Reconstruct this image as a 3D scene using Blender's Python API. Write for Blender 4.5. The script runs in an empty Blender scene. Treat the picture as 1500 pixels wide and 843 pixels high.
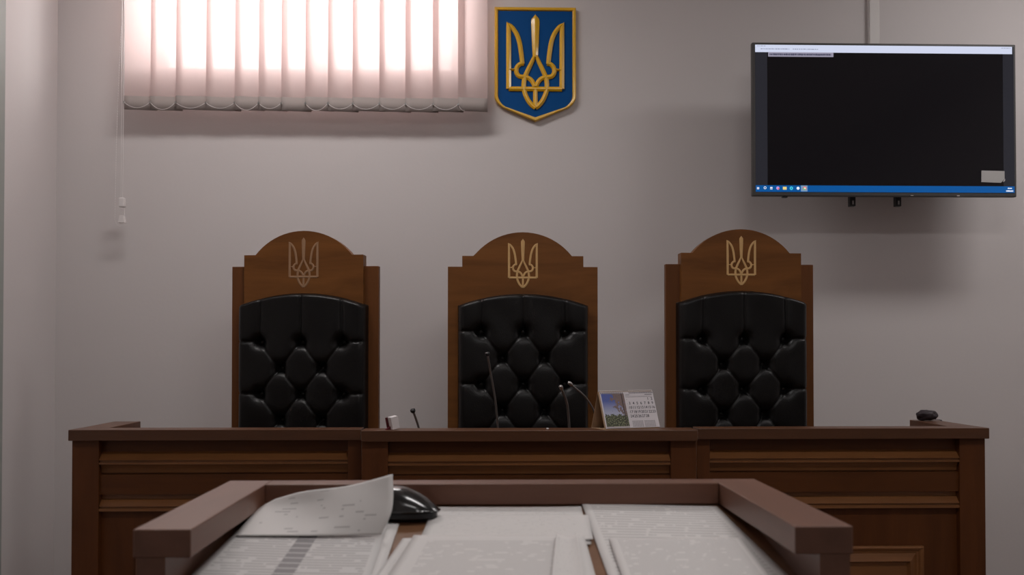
import bpy, bmesh, math, random
from mathutils import Vector, Matrix
random.seed(7)
sc = bpy.context.scene
C = sc.collection
PI = math.pi

# ------------------------------------------------------------------ camera
F = 1400.0                                   # focal length in pixels of a 1500 wide frame
YAW = math.atan(37 / F)
PITCH = math.radians(0.9)
HZ = 514.0
SH = HZ - 421.5 - F * math.tan(PITCH)        # rest of the rise comes from lens shift
CZ = 1.35
cd = bpy.data.cameras.new('camera')
cam = bpy.data.objects.new('camera', cd); C.objects.link(cam)
cam.location = (0, 0, CZ)
cam.rotation_euler = (PI / 2 + PITCH, 0, -YAW)
cd.sensor_width = 36; cd.lens = 36 * F / 1500; cd.shift_y = SH / 1500
cd.clip_start = 0.05
cd.dof.use_dof = True; cd.dof.focus_distance = 3.8; cd.dof.aperture_fstop = 9.5
sc.camera = cam
RM = cam.rotation_euler.to_matrix()

def ray(px, py):
    return RM @ Vector(((px - 750) / F, (421.5 + SH - py) / F, -1))
def at(px, py, Y):
    d = ray(px, py); k = Y / d.y
    return Vector((d.x * k, Y, CZ + d.z * k))

# ------------------------------------------------------------------ materials
def mat(name, col, rough=0.5, spec=0.5, metal=0.0, coat=0.0, bump=0.0, bscale=200, var=0.0, vscale=3.0):
    m = bpy.data.materials.new(name); m.use_nodes = True
    nt = m.node_tree; b = nt.nodes['Principled BSDF']
    b.inputs['Base Color'].default_value = (*col, 1)
    b.inputs['Roughness'].default_value = rough
    b.inputs['Specular IOR Level'].default_value = spec
    b.inputs['Metallic'].default_value = metal
    b.inputs['Coat Weight'].default_value = coat
    b.inputs['Coat Roughness'].default_value = 0.12
    tc = nt.nodes.new('ShaderNodeTexCoord')
    if var:
        n = nt.nodes.new('ShaderNodeTexNoise'); n.inputs['Scale'].default_value = vscale; n.inputs['Detail'].default_value = 4
        nt.links.new(tc.outputs['Object'], n.inputs['Vector'])
        mx = nt.nodes.new('ShaderNodeMix'); mx.data_type = 'RGBA'
        nt.links.new(n.outputs['Fac'], mx.inputs[0])
        mx.inputs[6].default_value = (*[c * (1 - var) for c in col], 1)
        mx.inputs[7].default_value = (*[min(1, c * (1 + var)) for c in col], 1)
        nt.links.new(mx.outputs[2], b.inputs['Base Color'])
    if bump:
        n = nt.nodes.new('ShaderNodeTexNoise'); n.inputs['Scale'].default_value = bscale; n.inputs['Detail'].default_value = 3
        nt.links.new(tc.outputs['Object'], n.inputs['Vector'])
        bp = nt.nodes.new('ShaderNodeBump'); bp.inputs['Strength'].default_value = bump; bp.inputs['Distance'].default_value = 0.002
        nt.links.new(n.outputs['Fac'], bp.inputs['Height'])
        nt.links.new(bp.outputs['Normal'], b.inputs['Normal'])
    return m

def wood(name, dark, light, rough=0.4, axis='X', coat=0.0, scale=9.0, spec=0.5):
    m = bpy.data.materials.new(name); m.use_nodes = True
    nt = m.node_tree; b = nt.nodes['Principled BSDF']
    tc = nt.nodes.new('ShaderNodeTexCoord'); mp = nt.nodes.new('ShaderNodeMapping')
    s = {'X': (0.12, 1, 1), 'Y': (1, 0.12, 1), 'Z': (1, 1, 0.12)}[axis]
    mp.inputs['Scale'].default_value = [v * scale for v in s]
    nt.links.new(tc.outputs['Object'], mp.inputs['Vector'])
    n = nt.nodes.new('ShaderNodeTexNoise'); n.inputs['Scale'].default_value = 2.2; n.inputs['Detail'].default_value = 8
    n.inputs['Roughness'].default_value = 0.62; n.inputs['Distortion'].default_value = 0.6
    nt.links.new(mp.outputs[0], n.inputs['Vector'])
    r = nt.nodes.new('ShaderNodeValToRGB')
    r.color_ramp.elements[0].position = 0.3; r.color_ramp.elements[0].color = (*dark, 1)
    r.color_ramp.elements[1].position = 0.72; r.color_ramp.elements[1].color = (*light, 1)
    nt.links.new(n.outputs['Fac'], r.inputs[0]); nt.links.new(r.outputs[0], b.inputs['Base Color'])
    n2 = nt.nodes.new('ShaderNodeTexNoise'); n2.inputs['Scale'].default_value = 14; n2.inputs['Detail'].default_value = 4
    nt.links.new(mp.outputs[0], n2.inputs['Vector'])
    bp = nt.nodes.new('ShaderNodeBump'); bp.inputs['Strength'].default_value = 0.12; bp.inputs['Distance'].default_value = 0.001
    nt.links.new(n2.outputs['Fac'], bp.inputs['Height']); nt.links.new(bp.outputs['Normal'], b.inputs['Normal'])
    b.inputs['Roughness'].default_value = rough; b.inputs['Specular IOR Level'].default_value = spec
    b.inputs['Coat Weight'].default_value = coat; b.inputs['Coat Roughness'].default_value = 0.4
    return m

def glow(name, col, strength=1.0):           # a patch of a lit display
    m = bpy.data.materials.new(name); m.use_nodes = True
    b = m.node_tree.nodes['Principled BSDF']
    b.inputs['Base Color'].default_value = (0.004, 0.004, 0.005, 1)
    b.inputs['Roughness'].default_value = 0.12; b.inputs['Specular IOR Level'].default_value = 0.35
    b.inputs['Emission Color'].default_value = (*col, 1); b.inputs['Emission Strength'].default_value = strength
    return m
def lin(r, g, b):
    f = lambda v: ((v / 255 + 0.055) / 1.055) ** 2.4 if v > 10 else v / 255 / 12.92
    return (f(r), f(g), f(b))

M = {}
M['wall'] = mat('wall_plaster', (0.62, 0.582, 0.575), 0.75, 0.25, bump=0.15, bscale=60, var=0.02, vscale=2)
M['ceiling'] = mat('ceiling_white', (0.75, 0.74, 0.73), 0.9)
M['casing'] = mat('casing_paint', (0.30, 0.32, 0.30), 0.5)
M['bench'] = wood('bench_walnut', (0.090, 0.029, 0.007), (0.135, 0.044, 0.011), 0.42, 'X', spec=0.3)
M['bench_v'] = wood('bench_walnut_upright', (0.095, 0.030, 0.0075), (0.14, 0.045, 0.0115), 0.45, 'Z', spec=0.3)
M['bench_lit'] = wood('bench_moulding_lit', (0.19, 0.075, 0.024), (0.28, 0.118, 0.040), 0.36, 'X')  # same wood as the bench, lightened to paint in light on the up-facing slopes
M['cap'] = wood('bench_capping', (0.085, 0.033, 0.014), (0.12, 0.048, 0.02), 0.36, 'X')
M['chairwood'] = wood('chair_wood_upright', (0.11, 0.039, 0.0105), (0.165, 0.059, 0.016), 0.45, 'Z', spec=0.25)
M['headwood'] = wood('chair_wood_head', (0.125, 0.045, 0.0095), (0.205, 0.078, 0.0175), 0.45, 'X', spec=0.25)
M['inlay'] = mat('pale_wood_inlay', (0.60, 0.37, 0.15), 0.5)
M['inlay_pale'] = mat('faded_wood_inlay', (0.30, 0.17, 0.088), 0.5)
M['leather'] = mat('black_leather', (0.004, 0.0036, 0.0036), 0.38, 0.32, bump=0.3, bscale=260)
M['lect'] = wood('lectern_laminate', (0.115, 0.043, 0.021), (0.165, 0.066, 0.036), 0.46, 'X', spec=0.7)
M['lect_y'] = wood('lectern_laminate_side', (0.115, 0.045, 0.023), (0.165, 0.070, 0.040), 0.46, 'Y', spec=0.9)
M['tray'] = wood('lectern_tray', (0.16, 0.075, 0.035), (0.22, 0.11, 0.055), 0.4, 'X')
M['gold'] = mat('gold_paint', (0.72, 0.40, 0.006), 0.3, 0.5, metal=0.0, coat=0.4)
M['blue'] = mat('blue_enamel', (0.0005, 0.065, 0.24), 0.5, 0.12)
M['black'] = mat('black_plastic', (0.012, 0.012, 0.013), 0.4)
M['gloss_black'] = mat('glossy_black_plastic', (0.010, 0.010, 0.010), 0.2, 0.6, coat=0.6)
M['tvbody'] = mat('grey_tv_plastic', (0.065, 0.062, 0.060), 0.38)
M['steel'] = mat('dull_steel', (0.45, 0.44, 0.43), 0.3, metal=1)
M['neck'] = mat('gooseneck_metal', (0.22, 0.21, 0.205), 0.35, metal=0.7)
M['white'] = mat('white_plastic', (0.72, 0.68, 0.67), 0.4)
M['duct'] = mat('white_cable_duct', (0.66, 0.63, 0.61), 0.5)
M['card'] = mat('brown_cardboard', (0.42, 0.28, 0.17), 0.8)
M['red'] = mat('dark_red_card', (0.10, 0.006, 0.012), 0.6)
M['boxwhite'] = mat('white_card', (0.78, 0.74, 0.75), 0.7)
M['ink'] = mat('printed_ink', (0.03, 0.03, 0.05), 0.8)
M['ink_soft'] = mat('grey_ink', (0.28, 0.27, 0.29), 0.8)
M['calpaper'] = mat('calendar_paper', (0.72, 0.68, 0.71), 0.7)
M['pouch'] = mat('dark_rumpled_cloth', (0.035, 0.026, 0.030), 0.5, 0.3, bump=0.6, bscale=120)
M['floor'] = wood('floor_boards', (0.10, 0.07, 0.05), (0.16, 0.11, 0.08), 0.5, 'Y')
M['sticker'] = mat('grey_paper_sticker', (0.45, 0.44, 0.43), 0.6)
M['lampwhite'] = mat('lamp_housing', (0.8, 0.8, 0.8), 0.5)

# blind fabric: diffuse and translucent
def fabric(name, col, tcol, mixf, see=0.0):
    m = bpy.data.materials.new(name); m.use_nodes = True
    nt = m.node_tree; nt.nodes.clear()
    out = nt.nodes.new('ShaderNodeOutputMaterial'); mx = nt.nodes.new('ShaderNodeMixShader')
    d = nt.nodes.new('ShaderNodeBsdfDiffuse'); t = nt.nodes.new('ShaderNodeBsdfTranslucent')
    tc = nt.nodes.new('ShaderNodeTexCoord'); mp = nt.nodes.new('ShaderNodeMapping'); mp.inputs['Scale'].default_value = (90, 90, 3)
    n = nt.nodes.new('ShaderNodeTexNoise'); n.inputs['Scale'].default_value = 6
    nt.links.new(tc.outputs['Object'], mp.inputs['Vector']); nt.links.new(mp.outputs[0], n.inputs['Vector'])
    r = nt.nodes.new('ShaderNodeMix'); r.data_type = 'RGBA'
    r.inputs[6].default_value = (*[c * 0.93 for c in tcol], 1); r.inputs[7].default_value = (*tcol, 1)
    nt.links.new(n.outputs['Fac'], r.inputs[0]); nt.links.new(r.outputs[2], t.inputs['Color'])
    d.inputs['Color'].default_value = (*col, 1)
    mx.inputs[0].default_value = mixf
    nt.links.new(d.outputs[0], mx.inputs[1]); nt.links.new(t.outputs[0], mx.inputs[2])
    tr_ = nt.nodes.new('ShaderNodeBsdfTransparent'); m2 = nt.nodes.new('ShaderNodeMixShader'); m2.inputs[0].default_value = see      # open weave
    nt.links.new(mx.outputs[0], m2.inputs[1]); nt.links.new(tr_.outputs[0], m2.inputs[2]); nt.links.new(m2.outputs[0], out.inputs[0])
    return m
M['blind'] = fabric('blind_fabric', (0.64, 0.52, 0.50), (0.62, 0.495, 0.48), 0.5, 0.014)
M['blindw'] = fabric('blind_hem_fabric', (0.50, 0.44, 0.415), (0.42, 0.35, 0.33), 0.3)

def pane():
    m = bpy.data.materials.new('window_glass'); m.use_nodes = True
    nt = m.node_tree; nt.nodes.clear()
    out = nt.nodes.new('ShaderNodeOutputMaterial'); mx = nt.nodes.new('ShaderNodeMixShader')
    t = nt.nodes.new('ShaderNodeBsdfTransparent'); g = nt.nodes.new('ShaderNodeBsdfGlossy'); g.inputs['Roughness'].default_value = 0.02
    mx.inputs[0].default_value = 0.06
    nt.links.new(t.outputs[0], mx.inputs[1]); nt.links.new(g.outputs[0], mx.inputs[2]); nt.links.new(mx.outputs[0], out.inputs[0])
    return m
M['glass'] = pane()

# printed sheets: rows of text made of dashes, in UV space
def print_mat(name, lines=46, words=26, ink=0.45, head=0.9, paper=(0.66, 0.64, 0.625), column=None, margin=0.09, thr=0.42):
    m = bpy.data.materials.new(name); m.use_nodes = True
    nt = m.node_tree; b = nt.nodes['Principled BSDF']; N = nt.nodes.new; L = nt.links.new
    b.inputs['Roughness'].default_value = 0.7; b.inputs['Specular IOR Level'].default_value = 0.3
    uv = N('ShaderNodeUVMap'); sp = N('ShaderNodeSeparateXYZ'); L(uv.outputs[0], sp.inputs[0])
    def mth(op, a, c=None):
        n = N('ShaderNodeMath'); n.operation = op
        for i, v in enumerate((a, c)):
            if v is None: continue
            if isinstance(v, (int, float)): n.inputs[i].default_value = v
            else: L(v, n.inputs[i])
        return n.outputs[0]
    U, V = sp.outputs[0], sp.outputs[1]
    vl = mth('MULTIPLY', V, lines); fr = mth('FRACT', vl); fl = mth('FLOOR', vl)
    row = mth('LESS_THAN', fr, 0.45)
    cx = N('ShaderNodeCombineXYZ'); L(mth('MULTIPLY', U, words), cx.inputs[0]); L(mth('MULTIPLY', fl, 7.31), cx.inputs[1])
    n = N('ShaderNodeTexNoise'); n.inputs['Scale'].default_value = 1.0; n.inputs['Detail'].default_value = 2; L(cx.outputs[0], n.inputs['Vector'])
    word = mth('GREATER_THAN', n.outputs['Fac'], thr)
    ins = mth('MULTIPLY', mth('GREATER_THAN', U, margin), mth('LESS_THAN', U, 1 - margin))
    ins = mth('MULTIPLY', ins, mth('MULTIPLY', mth('LESS_THAN', V, head), mth('GREATER_THAN', V, 0.05)))
    fac = mth('MULTIPLY', mth('MULTIPLY', row, word), mth('MULTIPLY', ins, ink))
    if column:
        c0, c1 = column
        colm = mth('MULTIPLY', mth('GREATER_THAN', U, c0), mth('LESS_THAN', U, c1))
        colm = mth('MULTIPLY', colm, mth('LESS_THAN', mth('FRACT', mth('MULTIPLY', V, lines / 2)), 0.86))
        fac = mth('MAXIMUM', fac, mth('MULTIPLY', colm, 0.75))
    mx = N('ShaderNodeMix'); mx.data_type = 'RGBA'; L(fac, mx.inputs[0])
    mx.inputs[6].default_value = (*paper, 1); mx.inputs[7].default_value = (0.16, 0.15, 0.16, 1)
    L(mx.outputs[2], b.inputs['Base Color'])
    return m

# ------------------------------------------------------------------ object helpers
def tag(o, label=None, cat=None, group=None, kind=None):
    if label: o['label'] = label
    if cat: o['category'] = cat
    if group: o['group'] = group
    if kind: o['kind'] = kind
    return o
def empty(name, loc, rz=0):
    o = bpy.data.objects.new(name, None); C.objects.link(o); o.location = loc; o.rotation_euler = (0, 0, rz)
    o.empty_display_size = 0.05
    bpy.context.view_layer.update()
    return o
def obj(name, bm, m, parent=None, smooth=False, bevel=0.0, local=False, seg=2):
    """links a bmesh given in world coordinates (or the parent's, if local) as one object"""
    me = bpy.data.meshes.new(name)
    bmesh.ops.recalc_face_normals(bm, faces=bm.faces)
    off = Vector((0, 0, 0))
    if parent is not None and not local:
        W = parent.matrix_world.copy() if parent.parent is None else parent.parent.matrix_world.copy()
        bm.transform(W.inverted())
    bm.to_mesh(me); bm.free()
    ms = m if isinstance(m, (list, tuple)) else [m]
    for x in ms: me.materials.append(x)
    if smooth:
        for p in me.polygons: p.use_smooth = True
    o = bpy.data.objects.new(name, me); C.objects.link(o)
    if parent is not None: o.parent = parent
    if bevel:
        md = o.modifiers.new('bevel', 'BEVEL'); md.width = bevel; md.segments = seg; md.limit_method = 'ANGLE'; md.angle_limit = 0.6
    return o
def B(): return bmesh.new()
def box(bm, x0, x1, y0, y1, z0, z1, mi=0):
    vs = [bm.verts.new((x, y, z)) for z in (z0, z1) for y in (y0, y1) for x in (x0, x1)]
    for f in ((0, 1, 3, 2), (4, 6, 7, 5), (0, 4, 5, 1), (2, 3, 7, 6), (0, 2, 6, 4), (1, 5, 7, 3)):
        fc = bm.faces.new([vs[i] for i in f]); fc.material_index = mi
    return vs
def one_box(*a):
    bm = B(); box(bm, *a); return bm
def prism(bm, pts, axis, a0, a1):
    """extrudes a closed 2D outline along an axis; pts are the other two coordinates in order"""
    def v(p, a):
        if axis == 'X': return (a, p[0], p[1])
        if axis == 'Y': return (p[0], a, p[1])
        return (p[0], p[1], a)
    v0 = [bm.verts.new(v(p, a0)) for p in pts]; v1 = [bm.verts.new(v(p, a1)) for p in pts]
    n = len(pts)
    for i in range(n):
        bm.faces.new((v0[i], v0[(i + 1) % n], v1[(i + 1) % n], v1[i]))
    f0 = bm.faces.new(v0); f1 = bm.faces.new(v1)
    bmesh.ops.triangulate(bm, faces=[f0, f1])
def tube(bm, pts, r, n=8, cap=True):
    pts = [Vector(p) for p in pts]
    rs = r if isinstance(r, (list, tuple)) else [r] * len(pts)
    rings = []
    up = Vector((0.13, 0.21, 0.97))
    for i, p in enumerate(pts):
        t = (pts[min(i + 1, len(pts) - 1)] - pts[max(i - 1, 0)]).normalized()
        a = t.cross(up)
        if a.length < 1e-3: a = t.cross(Vector((1, 0, 0)))
        a.normalize(); b = t.cross(a).normalized()
        rings.append([bm.verts.new(p + (a * math.cos(2 * PI * k / n) + b * math.sin(2 * PI * k / n)) * rs[i]) for k in range(n)])
    for i in range(len(rings) - 1):
        for k in range(n):
            bm.faces.new((rings[i][k], rings[i][(k + 1) % n], rings[i + 1][(k + 1) % n], rings[i + 1][k]))
    if cap:
        bm.faces.new(rings[0]); bm.faces.new(rings[-1])
def bez(p0, p1, p2, n=14):
    p0, p1, p2 = Vector(p0), Vector(p1), Vector(p2)
    return [(1 - t) ** 2 * p0 + 2 * t * (1 - t) * p1 + t * t * p2 for t in [i / n for i in range(n + 1)]]
def cr(pts, n=6):
    """Catmull-Rom through points"""
    P = [Vector(p) for p in pts]; P = [P[0] * 2 - P[1]] + P + [P[-1] * 2 - P[-2]]
    out = []
    for i in range(1, len(P) - 2):
        for k in range(n):
            t = k / n
            out.append(0.5 * ((2 * P[i]) + (P[i + 1] - P[i - 1]) * t + (2 * P[i - 1] - 5 * P[i] + 4 * P[i + 1] - P[i + 2]) * t * t
                              + (3 * P[i] - P[i - 1] - 3 * P[i + 1] + P[i + 2]) * t ** 3))
    out.append(P[-2]); return out
def ellipsoid(bm, c, r, rot=None, u=20, v=12):
    g = bmesh.ops.create_uvsphere(bm, u_segments=u, v_segments=v, radius=1)
    Mx = Matrix.Translation(c) @ (rot.to_4x4() if rot else Matrix.Identity(4)) @ Matrix.Diagonal((*r, 1))
    bmesh.ops.transform(bm, matrix=Mx, verts=g['verts'])
def text_into(bm, body, size, Mx, mi=0):
    cu = bpy.data.curves.new('t', 'FONT'); cu.body = body; cu.size = size; cu.offset = size * 0.014; cu.align_x = 'CENTER'; cu.resolution_u = 2
    ob = bpy.data.objects.new('t', cu); C.objects.link(ob)
    bpy.context.view_layer.update()
    me = bpy.data.meshes.new_from_object(ob.evaluated_get(bpy.context.evaluated_depsgraph_get()))
    n0 = len(bm.verts); me.transform(Mx); nf = len(bm.faces)
    bm.from_mesh(me)
    bpy.data.objects.remove(ob); bpy.data.meshes.remove(me)

# ------------------------------------------------------------------ room shell
YW = 4.30                       # back wall
XL = at(82, 400, YW).x          # left wall
XR = 3.6; YB = -3.2; ZC = 3.45; TH = 0.34
ox0, ox1 = at(196, 0, YW).x, at(678, 0, YW).x
oz0, oz1 = at(0, 98, YW).z, 3.30
bm = B()
xs = [XL - 0.3, ox0, ox1, XR + 0.3]; zs = [-0.1, oz0, oz1, ZC + 0.1]
for i in range(3):
    for k in range(3):
        if i == 1 and k == 1: continue
        box(bm, xs[i], xs[i + 1], YW, YW + TH, zs[k], zs[k + 1])
tag(obj('wall_back', bm, M['wall']), kind='structure', label='pale grey plaster wall behind the judges\' chairs')
tag(obj('wall_left', one_box(XL - 0.3, XL, YB, YW, -0.1, ZC + 0.1), M['wall']), kind='structure')
tag(obj('wall_right', one_box(XR, XR + 0.3, YB, YW, -0.1, ZC + 0.1), M['wall']), kind='structure')
tag(obj('wall_rear', one_box(XL - 0.3, XR + 0.3, YB - 0.3, YB, -0.1, ZC + 0.1), M['wall']), kind='structure')
tag(obj('ceiling', one_box(XL, XR, YB, YW, ZC, ZC + 0.1), M['ceiling']), kind='structure')
DZ = 0.15
bm = B(); box(bm, XL, XR, YB, 2.6, -0.1, 0); box(bm, XL, XR, 2.6, YW, -0.1, DZ)
tag(obj('floor', bm, M['floor']), kind='structure')
yc = 1400 * (-XL) / (713 - 7.5) 
tag(obj('trim_1', one_box(XL, XL + 0.02, yc - 0.14, yc, 0.15, ZC), M['casing'], bevel=0.003), kind='structure')
# window set deep in the wall
w = empty('window_1', ((ox0 + ox1) / 2, YW + TH - 0.07, oz0)); tag(w, kind='structure')
bm = B(); fw = 0.06; wy0, wy1 = YW + TH - 0.10, YW + TH - 0.04
box(bm, ox0, ox1, wy0, wy1, oz0, oz0 + fw); box(bm, ox0, ox1, wy0, wy1, oz1 - fw, oz1)
box(bm, ox0, ox0 + fw, wy0, wy1, oz0 + fw, oz1 - fw); box(bm, ox1 - fw, ox1, wy0, wy1, oz0 + fw, oz1 - fw)
xm = at(474, 0, YW + 0.25).x
box(bm, xm - 0.05, xm + 0.05, wy0, wy1, oz0 + fw, oz1 - fw)
obj('window_frame', bm, M['white'], w)
obj('window_glass', one_box(ox0 + fw, ox1 - fw, wy0 + 0.025, wy0 + 0.031, oz0 + fw, oz1 - fw), M['glass'], w)

# ------------------------------------------------------------------ vertical blind
YBL = 4.20
sx = [184, 222, 259, 303, 345, 380, 413, 448, 481, 517, 556, 594, 634, 671, 714]
ztop = 3.36; zbot = at(400, 162, YBL).z; zhem = at(400, 142, YBL).z
bl = empty('vertical_blind', (at(449, 0, YBL).x, YBL, zbot))
tag(bl, 'pinkish vertical fabric blind glowing with daylight over the high window', 'window blind')
obj('headrail', one_box(at(180, 0, YBL).x, at(718, 0, YBL).x, YBL - 0.03, YBL + 0.04, ztop, ztop + 0.045), M['white'], bl, bevel=0.004)
ends = []; slats = []
for k in range(14):
    a = at(sx[k], 0, YBL).x
    b = at(min(sx[k + 1] + (0 if k == 13 else 8), 714), 0, YBL).x
    ya, yb = YBL - 0.006, YBL + 0.014
    dz = random.uniform(-0.003, 0.003)
    nseg = 6
    def strip(z0, z1, dy=0):
        bm = B(); prev = None
        for i in range(nseg + 1):
            t = i / nseg; x = a + (b - a) * t; y = ya + (yb - ya) * t - 0.0015 * math.sin(PI * t) + dy
            cur = (bm.verts.new((x, y, z0)), bm.verts.new((x, y, z1)))
            if prev: bm.faces.new((prev[0], cur[0], cur[1], prev[1]))
            prev = cur
        return bm
    s = obj('slat', strip(zhem + dz, ztop), M['blind'], bl, smooth=True)
    bmh = strip(zbot + dz, zhem + dz)
    h = obj('hem_weight', bmh, M['blindw'], s, smooth=True, local=False)
    
    md = h.modifiers.new('thick', 'SOLIDIFY'); md.thickness = 0.003
    ends.append(a); slats.append(s)
ends.append(at(714, 0, YBL).x)
zc = at(0, 150, YBL).z
for k in range(14):
    obj('chain_clip', one_box(ends[k] - 0.002, ends[k] + 0.006, YBL - 0.0185, YBL - 0.0135, zc - 0.004, zc + 0.005), M['steel'], slats[k])
    if k in (6,): continue
    p0 = Vector((ends[k] + 0.002, YBL - 0.016, zc)); p2 = Vector((ends[k + 1] - (0.10 if k == 13 else 0), YBL - 0.016, zc - (0.025 if k == 13 else 0)))
    mid = (p0 + p2) / 2 + Vector((0, 0, -0.02 if k == 13 else -0.062 if k in (1, 4, 7) else -0.048))
    bm = B(); tube(bm, bez(p0, mid, p2, 10), 0.0012, 5)
    obj('bottom_chain', bm, M['white'], bl, smooth=True)
# cords at the left end
yk = YBL - 0.005
c1 = at(179, 0, yk).x; c2 = at(182.5, 0, yk).x
bm = B(); tube(bm, [(c1, yk, ztop), (c1, yk, at(0, 290, yk).z)], 0.0011, 6); tube(bm, [(c2, yk, ztop), (c2 - 0.003, yk, at(0, 290, yk).z)], 0.0011, 6)
obj('pull_cord', bm, M['white'], bl)
bm = B()
top = at(178, 40, yk); bot = at(169, 322, yk); p = [top.lerp(bot, t) + Vector((0, -0.006, 0)) + Vector((-0.004 * math.sin(PI * t), 0, 0)) for t in [i / 75 for i in range(76)]]
for q in p: ellipsoid(bm, q, (0.0022, 0.0022, 0.0022), u=6, v=4)
tube(bm, p, 0.0007, 4)
tube(bm, bez(p[-1], at(172, 334, yk), at(178, 331, yk), 8), 0.0011, 5)
obj('control_chain', bm, M['white'], bl)
bm = B(); a, b = at(174.5, 290, yk), at(183.5, 304, yk)
box(bm, a.x, b.x, yk - 0.012, yk + 0.012, b.z, a.z); obj('cord_weight', bm, M['white'], bl, bevel=0.005)
bm = B(); a, b = at(174, 316, yk), at(184, 327, yk)
prism(bm, [(a.x + 0.006, a.z), (b.x - 0.006, a.z), (b.x, b.z), (a.x, b.z)], 'Y', yk - 0.01, yk + 0.01)
g = at(182, 312, yk); tube(bm, [(g.x, yk, at(0, 304, yk).z), (g.x, yk, a.z)], 0.003, 8)
obj('chain_weight', bm, M['white'], bl, bevel=0.002)

# ------------------------------------------------------------------ trident emblem in unit height
def trident_strokes():
    S = []
    def st(pts, m=True, smooth=True):
        P = cr([(x, y, w) for x, y, w in pts], 6) if smooth else [Vector(p) for p in pts]
        S.append(P)
        if m: S.append([Vector((744 - q.x, q.y, q.z)) for q in P])
    st([(187, 145, 3), (199, 172, 27), (200, 300, 30), (200, 577, 30)], smooth=False)
    st([(187, 148, 4), (214, 170, 24), (248, 215, 27), (268, 270, 28), (280, 340, 28), (288, 414, 27)])
    st([(298, 414, 22), (272, 417, 26), (252, 440, 27), (250, 470, 27), (268, 495, 27), (300, 500, 26), (330, 508, 27), (352, 528, 27), (368, 562, 24)])
    st([(205, 452, 10), (222, 452, 12), (240, 452, 16)], smooth=False)
    st([(200, 577, 28), (372, 577, 28)], smooth=False)
    st([(372, 95, 2), (372, 112, 30), (372, 132, 50), (372, 200, 47), (372, 290, 40), (372, 350, 34), (372, 372, 32)], m=False)
    st([(366, 360, 18), (350, 400, 24), (325, 452, 27), (305, 500, 28), (297, 550, 28), (303, 600, 28), (325, 650, 28), (350, 682, 28), (372, 700, 26)])
    st([(372, 577, 26), (372, 690, 28)], m=False, smooth=False)
    return S
STR = trident_strokes()
def trident(bm, cx, cz, H, yface, h, ws=0.56):
    """ridged strokes standing h proud of the plane y = yface, facing -Y"""
    k = H / 617.0
    for P in STR:
        rows = []
        for i, q in enumerate(P):
            a = P[max(i - 1, 0)]; b = P[min(i + 1, len(P) - 1)]
            t = Vector((b.x - a.x, -(b.y - a.y))); t.normalize(); n = Vector((-t.y, t.x))
            x = cx + (q.x - 372) * k; z = cz + (403.5 - q.y) * k; w = q.z * k * ws
            row = []
            for s, d in ((-1, 0), (-0.9, 0.55), (-0.15, 1), (0.15, 1), (0.9, 0.55), (1, 0)):
                row.append(bm.verts.new((x + n.x * w * s, yface - h * d, z + n.y * w * s)))
            rows.append(row)
        for i in range(len(rows) - 1):
            for j in range(5):
                bm.faces.new((rows[i][j], rows[i][j + 1], rows[i + 1][j + 1], rows[i + 1][j]))
        bm.faces.new(rows[0]); bm.faces.new(rows[-1])

# ------------------------------------------------------------------ national emblem plaque
YP = 4.275
kp = YP / F
pcx = at(784.2, 0, YP).x
def pz(py): return at(784, py, YP).z
hw = (844.3 - 724.1) / 2 * kp
plq = empty('emblem_plaque', (pcx, YW, pz(94))); tag(plq, 'blue shield plaque with gold trident and gold rim hung on the wall', 'wall plaque')
def shield(ins):
    zt = pz(10.3) - ins; x = hw - ins; zl = pz(142) + ins * 0.2; zp = pz(177.5) + ins * 1.15
    pts = [(-x, zt), (x, zt), (x, zl)]
    for t in (0.25, 0.5, 0.75, 1): # rounded lower corner
        q = (1 - t) ** 2 * Vector((x, zl)) + 2 * t * (1 - t) * Vector((x * 0.985, zl - 0.026)) + t * t * Vector((x * 0.80, zl - 0.048))
        pts.append((q.x, q.y))
    pts.append((0, zp))
    pts += [(-a, b) for a, b in reversed(pts[2:-1])]
    return [(pcx + a, b) for a, b in pts]
bm = B()
o1, o2, o3, o4 = shield(0), shield(0.003), shield(0.0135), shield(0.0165)
lv = [(o1, YW - 0.001), (o1, YP + 0.003), (o2, YP - 0.003), (o3, YP - 0.003), (o4, YP + 0.006), (o4, YW - 0.001)]
rg = [[bm.verts.new((x, y, z)) for x, z in s] for s, y in lv]
n = len(o1)
for i in range(len(rg)):
    a, b = rg[i], rg[(i + 1) % len(rg)]
    for k in range(n): bm.faces.new((a[k], a[(k + 1) % n], b[(k + 1) % n], b[k]))
obj('shield_rim', bm, M['gold'], plq, bevel=0.001)
bm = B(); prism(bm, shield(0.0155), 'Y', YP + 0.006, YW - 0.001); obj('shield_field', bm, M['blue'], plq)
bm = B(); trident(bm, pcx + 0.0, (pz(21.4) + pz(160.8)) / 2, pz(21.4) - pz(160.8), YP + 0.0065, 0.013)
obj('trident', bm, M['gold'], plq)

# ------------------------------------------------------------------ television
YT = 4.02
A, Bc = at(1101.5, 63.5, YT), at(1489.5, 288, YT)
tx0, tx1, tz1, tz0 = A.x, Bc.x, at(1295, 63.5, YT).z, at(1295, 288, YT).z
tv = empty('television', ((tx0 + tx1) / 2, YT, tz0)); tag(tv, 'wall-mounted flat television showing a black page with blue taskbar', 'television')
def tX(px): return tx0 + (px - 1101.5) / (1489.5 - 1101.5) * (tx1 - tx0)
def tZ(py): return tz1 - (py - 63.5) / (288 - 63.5) * (tz1 - tz0)
bm = B(); box(bm, tx0, tx1, YT, YT + 0.025, tz0, tz1); obj('bezel', bm, M['tvbody'], tv, bevel=0.004)
bm = B(); box(bm, tx0 + 0.08, tx1 - 0.08, YT + 0.025, YT + 0.06, tz0 + 0.03, tz1 - 0.12); obj('rear_housing', bm, M['black'], tv, bevel=0.012)
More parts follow.
